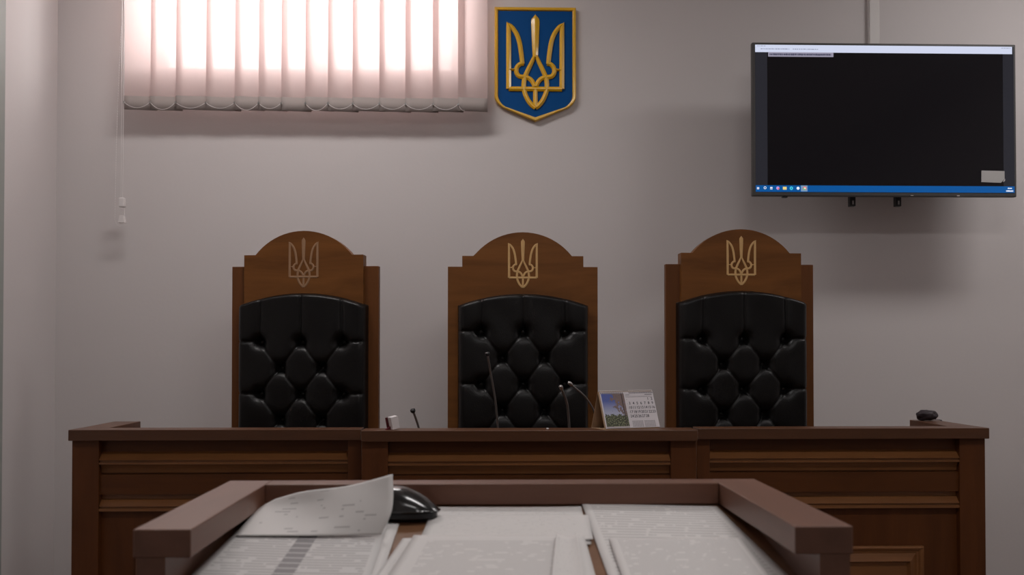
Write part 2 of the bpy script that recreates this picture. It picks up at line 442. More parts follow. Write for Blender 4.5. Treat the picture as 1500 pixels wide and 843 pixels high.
G = {'page': glow('screen_black_page', lin(11, 9, 11)), 'side': glow('screen_grey_margin', lin(38, 38, 44)),
     'bar': glow('screen_browser_bar', lin(208, 214, 236)), 'task': glow('screen_taskbar', lin(8, 82, 150)),
     'cap': glow('screen_caption', lin(150, 146, 165)), 'w': glow('screen_white', lin(235, 240, 250)),
     'txt': glow('screen_dark_text', lin(70, 70, 90)), 'ptxt': glow('screen_grey_text', lin(150, 155, 178)), 'y': glow('screen_yellow', lin(235, 210, 130)),
     'c': glow('screen_cyan', lin(70, 200, 225)), 'hl': glow('screen_highlight', lin(120, 150, 180)),
     'r': glow('screen_red', lin(230, 110, 90)), 'g': glow('screen_green', lin(110, 200, 120)), 'p': glow('screen_lilac', lin(190, 150, 230))}
def patch(name, px0, px1, py0, py1, layer, m, parent):
    y = YT - 0.0006 * layer
    return obj(name, one_box(tX(px0), tX(px1), y - 0.0006, y, tZ(py1), tZ(py0)), m, parent)
scr = patch('screen', 1106, 1486.3, 67.2, 282, 0, G['side'], tv)
patch('black_page', 1123.5, 1470, 77, 273, 1, G['page'], scr)
patch('browser_bar', 1106, 1484, 67.2, 78, 1.5, G['bar'], scr)
patch('taskbar', 1106, 1486, 272.5, 282, 1.5, G['task'], scr)
patch('caption_strip', 1125, 1220.5, 78, 84.5, 2.2, G['cap'], scr)
bm = B(); random.seed(3)
def dashes(bm, x0, x1, y, h, layer, lo=1.2, hi=4.5, gap=1.0):
    x = x0
    while x < x1:
        l = min(random.uniform(lo, hi), x1 - x); yy = YT - 0.0006 * layer
        box(bm, tX(x), tX(x + l), yy - 0.0004, yy, tZ(y + h * random.uniform(0.4, 0.5)), tZ(y - h * random.uniform(0.35, 0.5))); x += l + gap * random.uniform(0.4, 1.2)
dashes(bm, 1127, 1217, 81.2, 3.0, 3.2, 0.8, 2.6, 0.6); obj('caption_text', bm, G['txt'], scr)
bm = B(); dashes(bm, 1114, 1156, 73.3, 1.4, 2.6); dashes(bm, 1161, 1198, 73.3, 1.4, 2.6); obj('address_text', bm, G['ptxt'], scr)
bm = B(); dashes(bm, 1109, 1122, 69, 1.0, 2.6); obj('tab_text', bm, G['ptxt'], scr)
bm = B(); dashes(bm, 1468, 1482, 69.5, 1.0, 2.6); obj('window_buttons', bm, G['ptxt'], scr)
bm = B(); dashes(bm, 1476, 1482, 275.4, 1.9, 2.6, 0.8, 1.6, .5); dashes(bm, 1473.5, 1484, 279.3, 2.2, 2.6, 0.8, 1.8, .5); obj('clock_text', bm, G['w'], scr)
patch('icon_highlight', 1172, 1181.5, 272.7, 281.3, 2.3, G['hl'], scr)
def icon_disc(name, px, py, r, m, layer, inner=0.0, n=16):
    bm = B(); y = YT - 0.0006 * layer; kx = (tx1 - tx0) / 388
    o = [bm.verts.new((tX(px) + math.cos(2 * PI * i / n) * r * kx, y, tZ(py) + math.sin(2 * PI * i / n) * r * kx)) for i in range(n)]
    if inner:
        q = [bm.verts.new((tX(px) + math.cos(2 * PI * i / n) * inner * kx, y, tZ(py) + math.sin(2 * PI * i / n) * inner * kx)) for i in range(n)]
        for i in range(n): bm.faces.new((o[i], o[(i + 1) % n], q[(i + 1) % n], q[i]))
    else: bm.faces.new(o)
    return obj(name, bm, m, scr)
bm = B()
for i in (0, 1):
    for k in (0, 1): box(bm, tX(1107.9 + i * 1.7), tX(1109.3 + i * 1.7), YT - .0016, YT - .0012, tZ(276.7 + k * 1.7), tZ(275.3 + k * 1.7))
obj('start_icon', bm, G['w'], scr)
icon_disc('search_icon', 1119.6, 276.2, 2.0, G['w'], 3, 1.2)
bm = B(); box(bm, tX(1127), tX(1130.5), YT - .0016, YT - .0012, tZ(278.4), tZ(277.4)); box(bm, tX(1127), tX(1130.5), YT - .0016, YT - .0012, tZ(276.6), tZ(275)); obj('task_view_icon', bm, G['w'], scr)
icon_disc('assistant_icon', 1138.3, 276.6, 2.4, G['p'], 3); icon_disc('assistant_icon_dot', 1139.2, 277.3, 1.3, G['r'], 3.4)
patch('folder_icon', 1145.6, 1151, 274.7, 278.8, 3, G['y'], scr)
icon_disc('browser_icon', 1158, 276.7, 2.5, G['c'], 3, 0.9)
icon_disc('shop_icon', 1167.8, 276.7, 2.2, G['w'], 3)
icon_disc('wheel_icon', 1177.5, 276.7, 2.6, G['r'], 3.6); icon_disc('wheel_icon_green', 1177.1, 277.5, 1.7, G['g'], 4); icon_disc('wheel_icon_centre', 1177.8, 276.6, 1.1, G['w'], 4.4)
# sticker at the lower right of the panel
bm = B(); y = YT - 0.003
prism(bm, [(tX(1437), tZ(249.5)), (tX(1471), tZ(250.2)), (tX(1471), tZ(262)), (tX(1465.5), tZ(267.5)), (tX(1436.6), tZ(266.5))], 'Y', y - 0.0003, y)
st = tag(obj('paper_sticker', bm, M['sticker'], tv), 'grey sticker at the lower right of the screen')
bm = B(); prism(bm, [(tX(1468), tZ(266.5)), (tX(1471.6), tZ(261.5)), (tX(1471.2), tZ(264.8))], 'Y', y - 0.0022, y - 0.0018); obj('peeling_corner', bm, M['white'], st)
# mount
for px in (1256, 1324):
    mt = obj('mount_rail', one_box(tX(px - 4), tX(px + 4), YT + 0.06, YT + 0.085, tZ(299), tz1 - 0.1), M['black'], tv)
    obj('rail_slot', one_box(tX(px - 1), tX(px + 1), YT + 0.0575, YT + 0.0597, tZ(296.5), tZ(291)), M['steel'], mt)
bm = B(); xm_ = (tx0 + tx1) / 2; zm = (tz0 + tz1) / 2
box(bm, xm_ - 0.2, xm_ + 0.2, YT + 0.085, YT + 0.10, zm - 0.1, zm + 0.1); box(bm, xm_ - 0.03, xm_ + 0.03, YT + 0.10, YW - 0.015, zm - 0.03, zm + 0.03)
box(bm, xm_ - 0.12, xm_ + 0.12, YW - 0.015, YW, zm - 0.12, zm + 0.12)
obj('wall_bracket', bm, M['black'], tv)
obj('infrared_sensor', one_box(tX(1146), tX(1153), YT + 0.004, YT + 0.02, tZ(290), tz0), M['black'], tv)
for px in (1335, 1403): obj('bezel_mark', one_box(tX(px - 2), tX(px + 2), YT - 0.001, YT, tZ(287), tZ(286)), M['white'], tv)
# cable duct rising from behind the television
cdx0, cdx1 = at(1270, 0, YW).x, at(1286, 0, YW).x
dc = empty('cable_duct', ((cdx0 + cdx1) / 2, YW, 2.5)); tag(dc, 'white vertical cable duct on the wall above the television', 'cable duct')
obj('duct_body', one_box(cdx0, cdx1, YW - 0.018, YW, 2.52, ZC), M['duct'], dc, bevel=0.003)
bm = B(); box(bm, cdx0 + 0.004, cdx1 - 0.004, YW - 0.021, YW - 0.018, 2.52, ZC); obj('duct_cover', bm, M['duct'], dc, bevel=0.001)
# ------------------------------------------------------------------ judges' chairs
def seg_d(x, z, s):
    (ax, az), (bx, bz) = s
    dx, dz = bx - ax, bz - az; t = max(0, min(1, ((x - ax) * dx + (z - az) * dz) / (dx * dx + dz * dz)))
    return math.hypot(x - ax - t * dx, z - az - t * dz)
def make_chair(px, label, row_py, head_over, inlay, Yc, rz, cpx=0, wpx=220.0, dz=0.0, seed=0):
    s = Yc / F
    rnd = random.Random(seed)
    X = at(px, 500, Yc).x
    t = empty('judge_chair', (X, Yc, DZ), rz)
    tag(t, label, 'chair', 'three tall judges\' chairs behind the bench')
    def z(py): return CZ + (HZ - py) * s - DZ + dz
    k = wpx / 220.0
    w1, w2 = 110 * s * k, 89 * s * k
    def arc(hc, y0, sag, n=22):
        R = (hc * hc + sag * sag) / (2 * sag)
        a = math.asin(hc / R)
        return [(R * math.sin(-a + 2 * a * i / n), y0 + R * math.cos(-a + 2 * a * i / n) - R * math.cos(a)) for i in range(n + 1)]
    # upright board (full height) and headpiece
    if head_over:
        bm = B(); box(bm, -w1, w1, 0.0, 0.03, 0.28, z(391)); obj('back_board', bm, M['chairwood'], t, local=True, bevel=0.002)
        pts = [(-w2, z(375))] + arc(72 * s * k, z(375), 35 * s) + [(w2, z(375))]
        low = arc(w2, z(447), 16 * s, 12)
        pts = pts + list(reversed(low))
        bm = B(); prism(bm, pts, 'Y', -0.022, 0.03 if False else 0.034); obj('headpiece', bm, M['headwood'], t, local=True, bevel=0.002)
    else:
        pts = [(-w1, 0.28), (-w1, z(391)), (-w2, z(391)), (-w2, z(375))] + arc(72 * s * k, z(375), 35 * s) + [(w2, z(375)), (w2, z(391)), (w1, z(391)), (w1, 0.28)]
        bm = B(); prism(bm, pts, 'Y', 0.0, 0.03); obj('back_board', bm, M['headwood'], t, local=True, bevel=0.002)
    yf = -0.022 if head_over else 0.0
    bm = B(); trident(bm, 0, z(386.5), 73 * s, yf, 0.0015, 0.48)
    tag(obj('trident_inlay', bm, inlay, t, local=True), 'pale wood trident inlay')
    # tufted back cushion
    cw = 95 * s * k; zb = 0.50; zt0, sg = z(448.5), 17.5 * s
    r1 = z(row_py[0]); rs = row_py[1] * s
    rows = []
    for i in range(7):
        zz = r1 - i * rs
        rows.append([(c * s * k, zz) for c in ((-61, 0, 61) if i % 2 == 0 else (-30.5, 30.5))])
    segs = []
    for i in range(6):
        for a in rows[i]:
            for b in rows[i + 1]:
                if abs(a[0] - b[0]) < 40 * s: segs.append((a, b))
    hseg = []
    for i in range(0, 7, 2):
        for sg_ in (-1, 1): hseg.append(((sg_ * 61 * s * k, r1 - i * rs), (sg_ * 100 * s * k, r1 - i * rs + 0.004)))
    vseg = [((c * s * k, r1), (c * s * k * 0.98, z(425))) for c in (-61, 0, 61)]
    NX, NZ = 116, 170
    bm = B(); grid = []
    Rr = (cw * cw + sg * sg) / (2 * sg)
    for j in range(NZ + 1):
        v = j / NZ; row = []
        for i in range(NX + 1):
            x = -cw + 2 * cw * i / NX
            ztp = zt0 + math.sqrt(Rr * Rr - x * x) - (Rr - sg)
            zz = zb + (ztp - zb) * v
            e = min((cw - abs(x)) / 0.026, 1); e2 = min((ztp - zz) / 0.014, 1)
            h = 0.014 + 0.056 * math.sqrt(max(0, 1 - (1 - e) ** 2)) * math.sqrt(max(0, 1 - (1 - e2) ** 2))
            d1 = min(seg_d(x, zz, q) for q in segs); d2 = min(seg_d(x, zz, q) for q in hseg); d3 = min(seg_d(x, zz, q) for q in vseg)
            dbn = min(math.hypot(x - q[0], zz - q[1]) for r in rows for q in r)
            fade = 0.5 + 0.7 * math.exp(-(dbn / 0.032) ** 2)
            for d, amp in ((d1, fade), (d2, 0.8), (d3, 0.8)):
                h -= amp * (0.008 * math.exp(-(d / 0.003) ** 2) + 0.008 * math.exp(-d / 0.011))
            h -= 0.016 * math.exp(-(dbn / 0.014) ** 2) + 0.019 * math.exp(-(dbn / 0.026) ** 2)
            h += 0.0015 * math.sin(31 * x + 9 * zz + seed) * math.sin(23 * zz + seed)
            row.append(bm.verts.new((x, -max(h, 0.004), zz)))
        grid.append(row)
    for j in range(NZ):
        for i in range(NX): bm.faces.new((grid[j][i], grid[j][i + 1], grid[j + 1][i + 1], grid[j + 1][i]))
    per = [grid[0][i] for i in range(NX + 1)] + [grid[j][NX] for j in range(1, NZ + 1)] + [grid[NZ][i] for i in range(NX - 1, -1, -1)] + [grid[j][0] for j in range(NZ - 1, 0, -1)]
    bk = [bm.verts.new((q.co.x, 0.002, q.co.z)) for q in per]
    for i in range(len(per)): bm.faces.new((per[i], per[(i + 1) % len(per)], bk[(i + 1) % len(per)], bk[i]))
    cu = tag(obj('back_cushion', bm, M['leather'], t, local=True, smooth=True), 'buttoned black leather cushion')
    for r in rows:
        for q in r:
            if q[1] > 0.55:
                bm = B(); ellipsoid(bm, Vector((q[0], -0.024, q[1])), (0.0105, 0.006, 0.0105), u=14, v=8)
                obj('button', bm, M['leather'], cu, local=True, smooth=True)
    # seat, arms, base behind the bench
    bm = B(); box(bm, -w1 + 0.03, w1 - 0.03, -0.36, -0.005, 0.36, 0.48); obj('seat_cushion', bm, M['leather'], t, local=True, bevel=0.03, smooth=True, seg=4)
    bm = B(); box(bm, -w1 + 0.03, w1 - 0.03, -0.35, 0.0, 0.28, 0.36); obj('seat_frame', bm, M['chairwood'], t, local=True, bevel=0.004)
    for sgn in (-1, 1):
        bm = B(); x0, x1 = sorted((sgn * w1, sgn * (w1 - 0.06)))
        box(bm, x0, x1, -0.34, 0.0, 0.64, 0.68); box(bm, x0 + 0.01, x1 - 0.01, -0.32, -0.27, 0.30, 0.64)
        obj('armrest', bm, M['chairwood'], t, local=True, bevel=0.006)
        for yy in (-0.32, -0.03):
            bm = B(); xl = sgn * (w1 - 0.07); box(bm, xl - 0.025, xl + 0.025, yy - 0.025, yy + 0.025, 0.0, 0.28)
            obj('leg', bm, M['chairwood'], t, local=True, bevel=0.003)
    return t
YCH = 3.80
make_chair(446.5, 'tall judge\'s chair left of the other two, below the window blind', (502, 37.5), True, M['inlay_pale'], YCH * 1.0, math.radians(-5), wpx=217, seed=1)
make_chair(766, 'tall judge\'s chair in the middle, directly below the shield plaque', (487, 38), False, M['inlay'], YCH, 0.0, wpx=220, seed=2)
make_chair(1084, 'tall judge\'s chair right of the other two, nearest the television', (502, 36.5), True, M['inlay'], YCH, math.radians(1.5), wpx=221, dz=0.012, seed=3)

# ------------------------------------------------------------------ judges' bench
def pzY(py, Y): return CZ - (py - HZ) / F * Y
PROF = [(645, -.03), (661.5, -.03), (673, 0.0), (673.6, -.006), (676, -.006), (676.4, -.001), (679, -.001), (680, -.012), (685, -.018), (692, -.022), (692.4, -.03), (693.6, -.03),
        (694.2, -.010), (723, -.010), (723.5, -.028), (730.5, -.028), (731.5, -.022), (740, -.004), (740.6, -.010), (742.6, -.010), (743, -.003), (747, -.003), (747.6, -.028)]
def section(px0, px1, Yf, label, wing=None, postL=38, postR=38, work=True, capd=0.085, refY=3.10):
    x0, x1 = at(px0, 640, Yf).x, at(px1, 640, Yf).x
    t = empty('bench_desk', ((x0 + x1) / 2, Yf, DZ)); tag(t, label, 'desk', 'three joined sections of the judges\' bench')
    ks = Yf / F
    zc1, zc0 = pzY(628.8, refY - 0.02), pzY(644.6, refY - 0.02)
    ym = Yf - 0.022
    c0 = x0 - (0.003 if wing == 'L' else 0); c1 = x1 + (0.003 if wing == 'R' else 0)
    obj('cap_board', one_box(c0, c1, ym, ym + capd, zc0, zc1), M['cap'], t, bevel=0.0015)
    xa, xb = x0 + postL * ks, x1 - postR * ks
    obj('end_post', one_box(x0, xa, Yf, Yf + 0.06, DZ, zc0), M['bench_v'], t, bevel=0.002)
    obj('end_post', one_box(xb, x1, Yf, Yf + 0.06, DZ, zc0), M['bench_v'], t, bevel=0.002)
    # moulded front as one extruded profile, split so the mouldings take the painted-in lit tone
    P = [(Yf - d, pzY(py, refY)) for py, d in PROF]
    def run(name, i0, i1, m, zlow=None):
        pts = P[i0:i1 + 1]
        pts = [(y, z) for y, z in pts] + [(Yf + 0.05, pts[-1][1]), (Yf + 0.05, pts[0][1])]
        bm = B(); prism(bm, pts, 'X', xa, xb); return obj(name, bm, m, t)
    run('frieze_board', 0, 1, M['bench'])
    run('upper_moulding', 1, 11, M['bench_lit'])
    run('rail_board', 11, 14, M['bench'])
    run('lower_moulding', 14, 22, M['bench_lit'])
    zl = pzY(747.6, refY)
    obj('lower_panel', one_box(xa, xb, Yf + 0.024, Yf + 0.05, DZ, zl), M['bench_v'], t)
    # raised field with its frame moulding lower down
    ins = 52 * ks; fx0, fx1 = xa + ins, xb - ins; fz1, fz0 = pzY(804, refY), DZ + 0.12
    bm = B()
    loops = [(0, 0.024), (0, 0.010), (0.006, 0.006), (0.012, 0.010), (0.016, 0.016), (0.022, 0.016), (0.024, 0.018), (0.048, 0.003), (0.054, 0.018), (0.056, 0.018)]
    rg = []
    for i_, y_ in loops:
        rg.append([bm.verts.new((x, Yf + y_, z)) for x, z in ((fx0 + i_, fz0 + i_), (fx1 - i_, fz0 + i_), (fx1 - i_, fz1 - i_), (fx0 + i_, fz1 - i_))])
    for i in range(len(rg) - 1):
        for k in range(4): bm.faces.new((rg[i][k], rg[i][(k + 1) % 4], rg[i + 1][(k + 1) % 4], rg[i + 1][k]))
    bm.faces.new(rg[-1])
    obj('raised_panel', bm, M['bench_lit'], t)
    obj('inner_panel', one_box(xa, xb, Yf + 0.045, Yf + 0.06, zl + 0.001, zc0), M['bench'], t)
    zw = zc1 - 0.17
    wx0 = x0 + (0.10 if wing == 'L' else 0); wx1 = x1 - (0.10 if wing == 'R' else 0)
    obj('worktop', one_box(wx0, wx1, Yf + 0.06, (3.42 if work else 3.4), zw - 0.025, zw), M['bench'], t, bevel=0.002)
    if wing:
        yb = Yf + 0.35
        a, b = (x0, x0 + 0.092) if wing == 'L' else (x1 - 0.094, x1)
        obj('wing_cap', one_box(a, b, ym + capd, yb, zc0, zc1), M['cap'], t, bevel=0.0015)
        obj('wing_panel', one_box(a + 0.02, b - 0.02, Yf + 0.06, yb - 0.01, DZ, zc0), M['bench_v'], t)
    for xx in (wx0 + 0.01, wx1 - 0.04):
        obj('support_panel', one_box(xx, xx + 0.03, Yf + 0.06, 3.40, DZ, zw - 0.025), M['bench_v'], t)
    return t, zc1, zw
YF = 3.10
_, ZCAP, ZW = section(105.5, 529.5, YF, 'left section of the dark wooden judges\' bench with moulded front', wing='L', postL=38.5, postR=20)
section(1021, 1443, YF, 'right section of the dark wooden judges\' bench, below the television', wing='R', postL=19, postR=38.5)
YM = 3.02
section(530, 1020, YM, 'middle section of the judges\' bench, set slightly forward with calendar on it', postL=38, postR=38, capd=0.10, refY=YM + 0.055)
ZCM = pzY(628.8, YM + 0.055 - 0.02)
YCM = YM - 0.022

# ------------------------------------------------------------------ things on the bench
def mic(base, pts, label, r=0.0045, head=None, hr=0.009, hl=0.03, group=None):
    t = empty('desk_microphone', base); tag(t, label, 'microphone')
    bm = B(); g = bmesh.ops.create_cone(bm, cap_ends=True, segments=28, radius1=0.055, radius2=0.048, depth=0.028)
    bmesh.ops.transform(bm, matrix=Matrix.Translation(Vector(base) + Vector((0, 0, 0.0141))), verts=g['verts'])
    obj('base', bm, M['black'], t, bevel=0.004)
    P = cr(pts, 8)
    bm = B(); tube(bm, P, r, 10)
    obj('gooseneck', bm, M['neck'], t, smooth=True)
    d = (P[-1] - P[-3]).normalized()
    bm = B(); tube(bm, [P[-1] - d * 0.002, P[-1] + d * 0.002, P[-1] + d * (hl * 0.8), P[-1] + d * hl], [hr * 0.6, hr, hr, hr * 0.55], 14)
    obj('microphone_head', bm, head or M['neck'], t, smooth=True)
    return t
def base_at(px, Y): v = at(px, 640, Y); return (v.x, Y, ZW)
b = base_at(730, 3.36)
mic(b, [(b[0], b[1], ZW + 0.02), at(730, 640, 3.36), at(726, 590, 3.34), at(719, 548, 3.31), at(714.5, 521, 3.28)], 'tallest thin gooseneck microphone standing before the middle chair', r=0.0036, head=M['black'], hr=0.0085, hl=0.012)
b = base_at(834, 3.34)
mic(b, [(b[0], b[1], ZW + 0.02), at(834, 640, 3.34), at(833, 612, 3.33), at(830, 590, 3.31), at(823, 571, 3.28)], 'short gooseneck microphone bending left, beside the one next to the calendar', r=0.0045, head=M['steel'], hr=0.0068, hl=0.018)
b = base_at(878, 3.36)
mic(b, [(b[0], b[1], ZW + 0.02), at(880, 640, 3.36), at(871, 605, 3.35), at(858, 583, 3.33), at(838, 565, 3.30)], 'gooseneck microphone leaning left from behind the calendar', r=0.0036, head=M['steel'], hr=0.0068, hl=0.02)
b = base_at(616, 3.34)
mic(b, [(b[0], b[1], ZW + 0.02), at(616, 640, 3.34), at(613, 626, 3.34), at(608.5, 612, 3.33), at(605.5, 604, 3.32)], 'stubby black gooseneck microphone between the left and middle chairs', r=0.0038, head=M['black'], hr=0.009, hl=0.012)

# small carton
cb = at(579, 631, YCM + 0.04); t = empty('small_carton', (cb.x, YCM + 0.04, ZCM), math.radians(28)); tag(t, 'small white carton with dark red side, tilted on the bench cap', 'box')
R = Matrix.Rotation(math.radians(-11), 4, 'Y')
bm = B(); box(bm, -0.013, 0.012, -0.012, 0.014, 0.0035, 0.043); bm.transform(R); obj('white_sleeve', bm, M['boxwhite'], t, local=True, bevel=0.001)
bm = B(); box(bm, -0.020, 0.010, 0.0145, 0.018, 0.0045, 0.042); bm.transform(R); obj('red_side', bm, M['red'], t, local=True)
bm = B(); prism(bm, [(-0.030, 0.0005), (-0.0135, 0.0005), (-0.0150, 0.011)], 'Y', 0.002, 0.014); obj('red_flap', bm, M['red'], t, local=True)

sp = at(801, 629, YCM + 0.07)
bm = B(); ellipsoid(bm, Vector((sp.x, YCM + 0.03, ZCM + 0.003)), (0.0045, 0.0035, 0.003), u=8, v=5)
tag(obj('paper_crumb', bm, M['boxwhite']), 'tiny white scrap lying on the bench edge before the middle chair', 'paper scrap')

# calendar
rot = math.radians(22)
ca = at(888, 630, YCM + 0.012)
t = empty('desk_calendar', (ca.x, YCM + 0.012, ZCM), rot); tag(t, 'tent desk calendar with landscape photo and date grid on the bench', 'calendar')
CWd, Hc, Dp = 0.196, 0.118, 0.047
sl = math.hypot(Hc, Dp); lean = math.atan2(Dp, Hc)
def cal(u, v, off=0.0):      # point on the front leaf: u along width, v up the slope
    n = Vector((0, -math.cos(lean), math.sin(lean)))
    return Vector((u, Dp * v / sl, Hc * v / sl)) + n * off
def leaf(bm, u0, u1, v0, v1, off, th=0.0006):
    q = [cal(u0, v0, off), cal(u1, v0, off), cal(u1, v1, off), cal(u0, v1, off)]
    q2 = [p + Vector((0, -math.cos(lean), math.sin(lean))) * th for p in q]
    a = [bm.verts.new(p) for p in q]; b = [bm.verts.new(p) for p in q2]
    bm.faces.new(a); f = bm.faces.new(b)
    for i in range(4): bm.faces.new((a[i], a[(i + 1) % 4], b[(i + 1) % 4], b[i]))
    return f
bm = B()
leaf(bm, -0.004, CWd, 0.0, sl, -0.0015, 0.0012)
prism(bm, [(Dp, Hc), (Dp + 0.0015, Hc), (2 * Dp - 0.002, 0.0), (2 * Dp - 0.0035, 0.0)], 'X', -0.004, CWd)
prism(bm, [(0.002, 0.0), (2 * Dp - 0.004, 0.0), (2 * Dp - 0.004, 0.0012), (0.002, 0.0012)], 'X', -0.004, CWd)
obj('cardboard_stand', bm, M['card'], t, local=True)
bm = B(); leaf(bm, 0.0, CWd + 0.002, 0.003, sl - 0.002, 0.0003, 0.0016)
pg = obj('page', bm, M['calpaper'], t, local=True, bevel=0.0004)
# photo
pm = bpy.data.materials.new('printed_landscape'); pm.use_nodes = True
nt = pm.node_tree; bs = nt.nodes['Principled BSDF']; bs.inputs['Roughness'].default_value = 0.5
N = nt.nodes.new; L = nt.links.new
uv = N('ShaderNodeUVMap'); spz = N('ShaderNodeSeparateXYZ'); L(uv.outputs[0], spz.inputs[0])
def mix(f, a, b):
    m_ = N('ShaderNodeMix'); m_.data_type = 'RGBA'; L(f, m_.inputs[0])
    for i, c in ((6, a), (7, b)):
        if isinstance(c, tuple): m_.inputs[i].default_value = (*c, 1)
        else: L(c, m_.inputs[i])
    return m_.outputs[2]
def mt_(op, a, b=None, c=None):
    m_ = N('ShaderNodeMath'); m_.operation = op
    for i, v in enumerate((a, b, c)):
        if v is None: continue
        if isinstance(v, (int, float)): m_.inputs[i].default_value = v
        else: L(v, m_.inputs[i])
    return m_.outputs[0]
def nz(scale, det=5):
    n_ = N('ShaderNodeTexNoise'); n_.inputs['Scale'].default_value = scale; n_.inputs['Detail'].default_value = det; L(uv.outputs[0], n_.inputs['Vector']); return n_.outputs['Fac']
sr = N('ShaderNodeValToRGB'); L(spz.outputs[1], sr.inputs[0])
e = sr.color_ramp.elements; e[0].position = 0.45; e[0].color = (0.45, 0.47, 0.62, 1); e[1].position = 0.8; e[1].color = (0.09, 0.13, 0.42, 1)
n1 = nz(9)
crown = mt_('GREATER_THAN', mt_('ADD', mt_('MULTIPLY', n1, 1.1), mt_('ADD', mt_('MULTIPLY', spz.outputs[0], 0.55), mt_('MULTIPLY', spz.outputs[1], 0.35))), 1.12)
c1_ = mix(crown, sr.outputs[0], mix(nz(30), (0.09, 0.05, 0.05), (0.33, 0.24, 0.22)))
trees = mt_('LESS_THAN', spz.outputs[1], mt_('ADD', 0.22, mt_('MULTIPLY', nz(14, 3), 0.33)))
c2_ = mix(trees, c1_, mix(mt_('GREATER_THAN', nz(26), 0.52), (0.03, 0.035, 0.02), (0.22, 0.24, 0.13)))
trunk = mt_('LESS_THAN', mt_('ABSOLUTE', mt_('SUBTRACT', spz.outputs[0], mt_('ADD', 0.86, mt_('MULTIPLY', nz(3, 1), 0.06)))), 0.018)
c3_ = mix(trunk, c2_, (0.05, 0.035, 0.03))
c4_ = mix(mt_('LESS_THAN', spz.outputs[1], 0.055), c3_, (0.5, 0.46, 0.47))
L(c4_, bs.inputs['Base Color'])
bm = B(); f = leaf(bm, 0.004, 0.087, 0.004, sl - 0.008, 0.0021, 0.0003)
ul = bm.loops.layers.uv.new('UVMap')
for fc in bm.faces:
    for lp in fc.loops:
        co = lp.vert.co; lp[ul].uv = ((co.x - 0.004) / 0.083, (co.z / Hc * sl - 0.004) / (sl - 0.012))
obj('landscape_photo', bm, pm, pg, local=True)
# numbers
Rc = Matrix.Rotation(PI / 2 - lean, 4, 'X')
bm = B(); rows = [['', '', '', '', '', '1', '2'], ['3', '4', '5', '6', '7', '8', '9'], ['10', '11', '12', '13', '14', '15', '16'], ['17', '18', '19', '20', '21', '22', '23'], ['24', '25', '26', '27', '28', '', '']]
for r, row in enumerate(rows):
    for c, s_ in enumerate(row):
        if not s_: continue
        p = cal(0.103 + c * 0.0142, sl - 0.031 - r * 0.0145, 0.0022)
        text_into(bm, s_, 0.0128, Matrix.Translation(p) @ Rc)
obj('date_numbers', bm, M['ink'], pg, local=True)
bm = B(); random.seed(5)
for (u0, u1, v, h) in ((0.092, 0.108, sl - 0.0135, 0.0018), (0.165, 0.192, sl - 0.0135, 0.0026), (0.092, 0.192, sl - 0.0205, 0.0006), (0.092, 0.192, sl - 0.018, 0.0004)):
    leaf(bm, u0, u1, v, v + h, 0.0021, 0.0002)
for r in range(5): leaf(bm, 0.0935, 0.0955, sl - 0.029 - r * 0.0145, sl - 0.0275 - r * 0.0145, 0.0021, 0.0002)
for b0 in (0.100, 0.145):
    for c in range(7):
        for r in range(5): leaf(bm, b0 + c * 0.0058, b0 + c * 0.0058 + 0.0035, 0.006 + r * 0.0045, 0.0085 + r * 0.0045, 0.0021, 0.0002)
obj('small_print', bm, M['ink_soft'], pg, local=True)
bm = B()
nr = 30
for i in range(nr):
    u = 0.004 + (CWd - 0.006) * i / (nr - 1)
    if 13 <= i <= 15: continue
    c = Vector((u, Dp + 0.0006, Hc - 0.001))
    tube(bm, [c + Vector((0, 0.0048 * math.cos(a), 0.0048 * math.sin(a))) for a in [2 * PI * k / 12 for k in range(13)]], 0.0009, 5, cap=False)
obj('wire_binding', bm, M['white'], t, local=True, smooth=True)
bm = B()
for i in range(nr):
    u = 0.004 + (CWd - 0.006) * i / (nr - 1)
    if 13 <= i <= 15: continue
    leaf(bm, u - 0.0016, u + 0.0016, sl - 0.0075, sl - 0.0042, 0.0024, 0.0002)
obj('binding_holes', bm, M['ink'], pg, local=True)

# dark rumpled object on the right wing
yl = YF + 0.30
lc = at(1357.5, 605, yl)
bm = B(); g = bmesh.ops.create_icosphere(bm, subdivisions=4, radius=1)
from mathutils import noise
for v in bm.verts:
    d = v.co.normalized()
    k = 1 + 0.22 * noise.noise(d * 1.7 + Vector((3, 1, 2))) + 0.10 * abs(noise.noise(d * 4.2)) - 0.05
    v.co = Vector((d.x * k * 0.037, d.y * k * 0.030, max(d.z, -0.82) * k * 0.0215))
mz = min(v.co.z for v in bm.verts)
ztopw = ZCAP
bm.transform(Matrix.Translation((lc.x, yl, ztopw - mz + 0.0002)))
pc = empty('rumpled_pouch', (lc.x, yl, ztopw)); tag(pc, 'small dark rumpled lump lying on the right wing of the bench', 'pouch')
obj('pouch_body', bm, M['pouch'], pc, smooth=True)
bm = B(); tube(bm, [(lc.x + 0.02, yl - 0.02, ztopw + 0.007), (lc.x + 0.035, yl - 0.02, ztopw + 0.005), (lc.x + 0.045, yl - 0.02, ztopw + 0.0025)], [0.0012, 0.0012, 0.0022], 6)
obj('cord_end', bm, M['pouch'], pc)

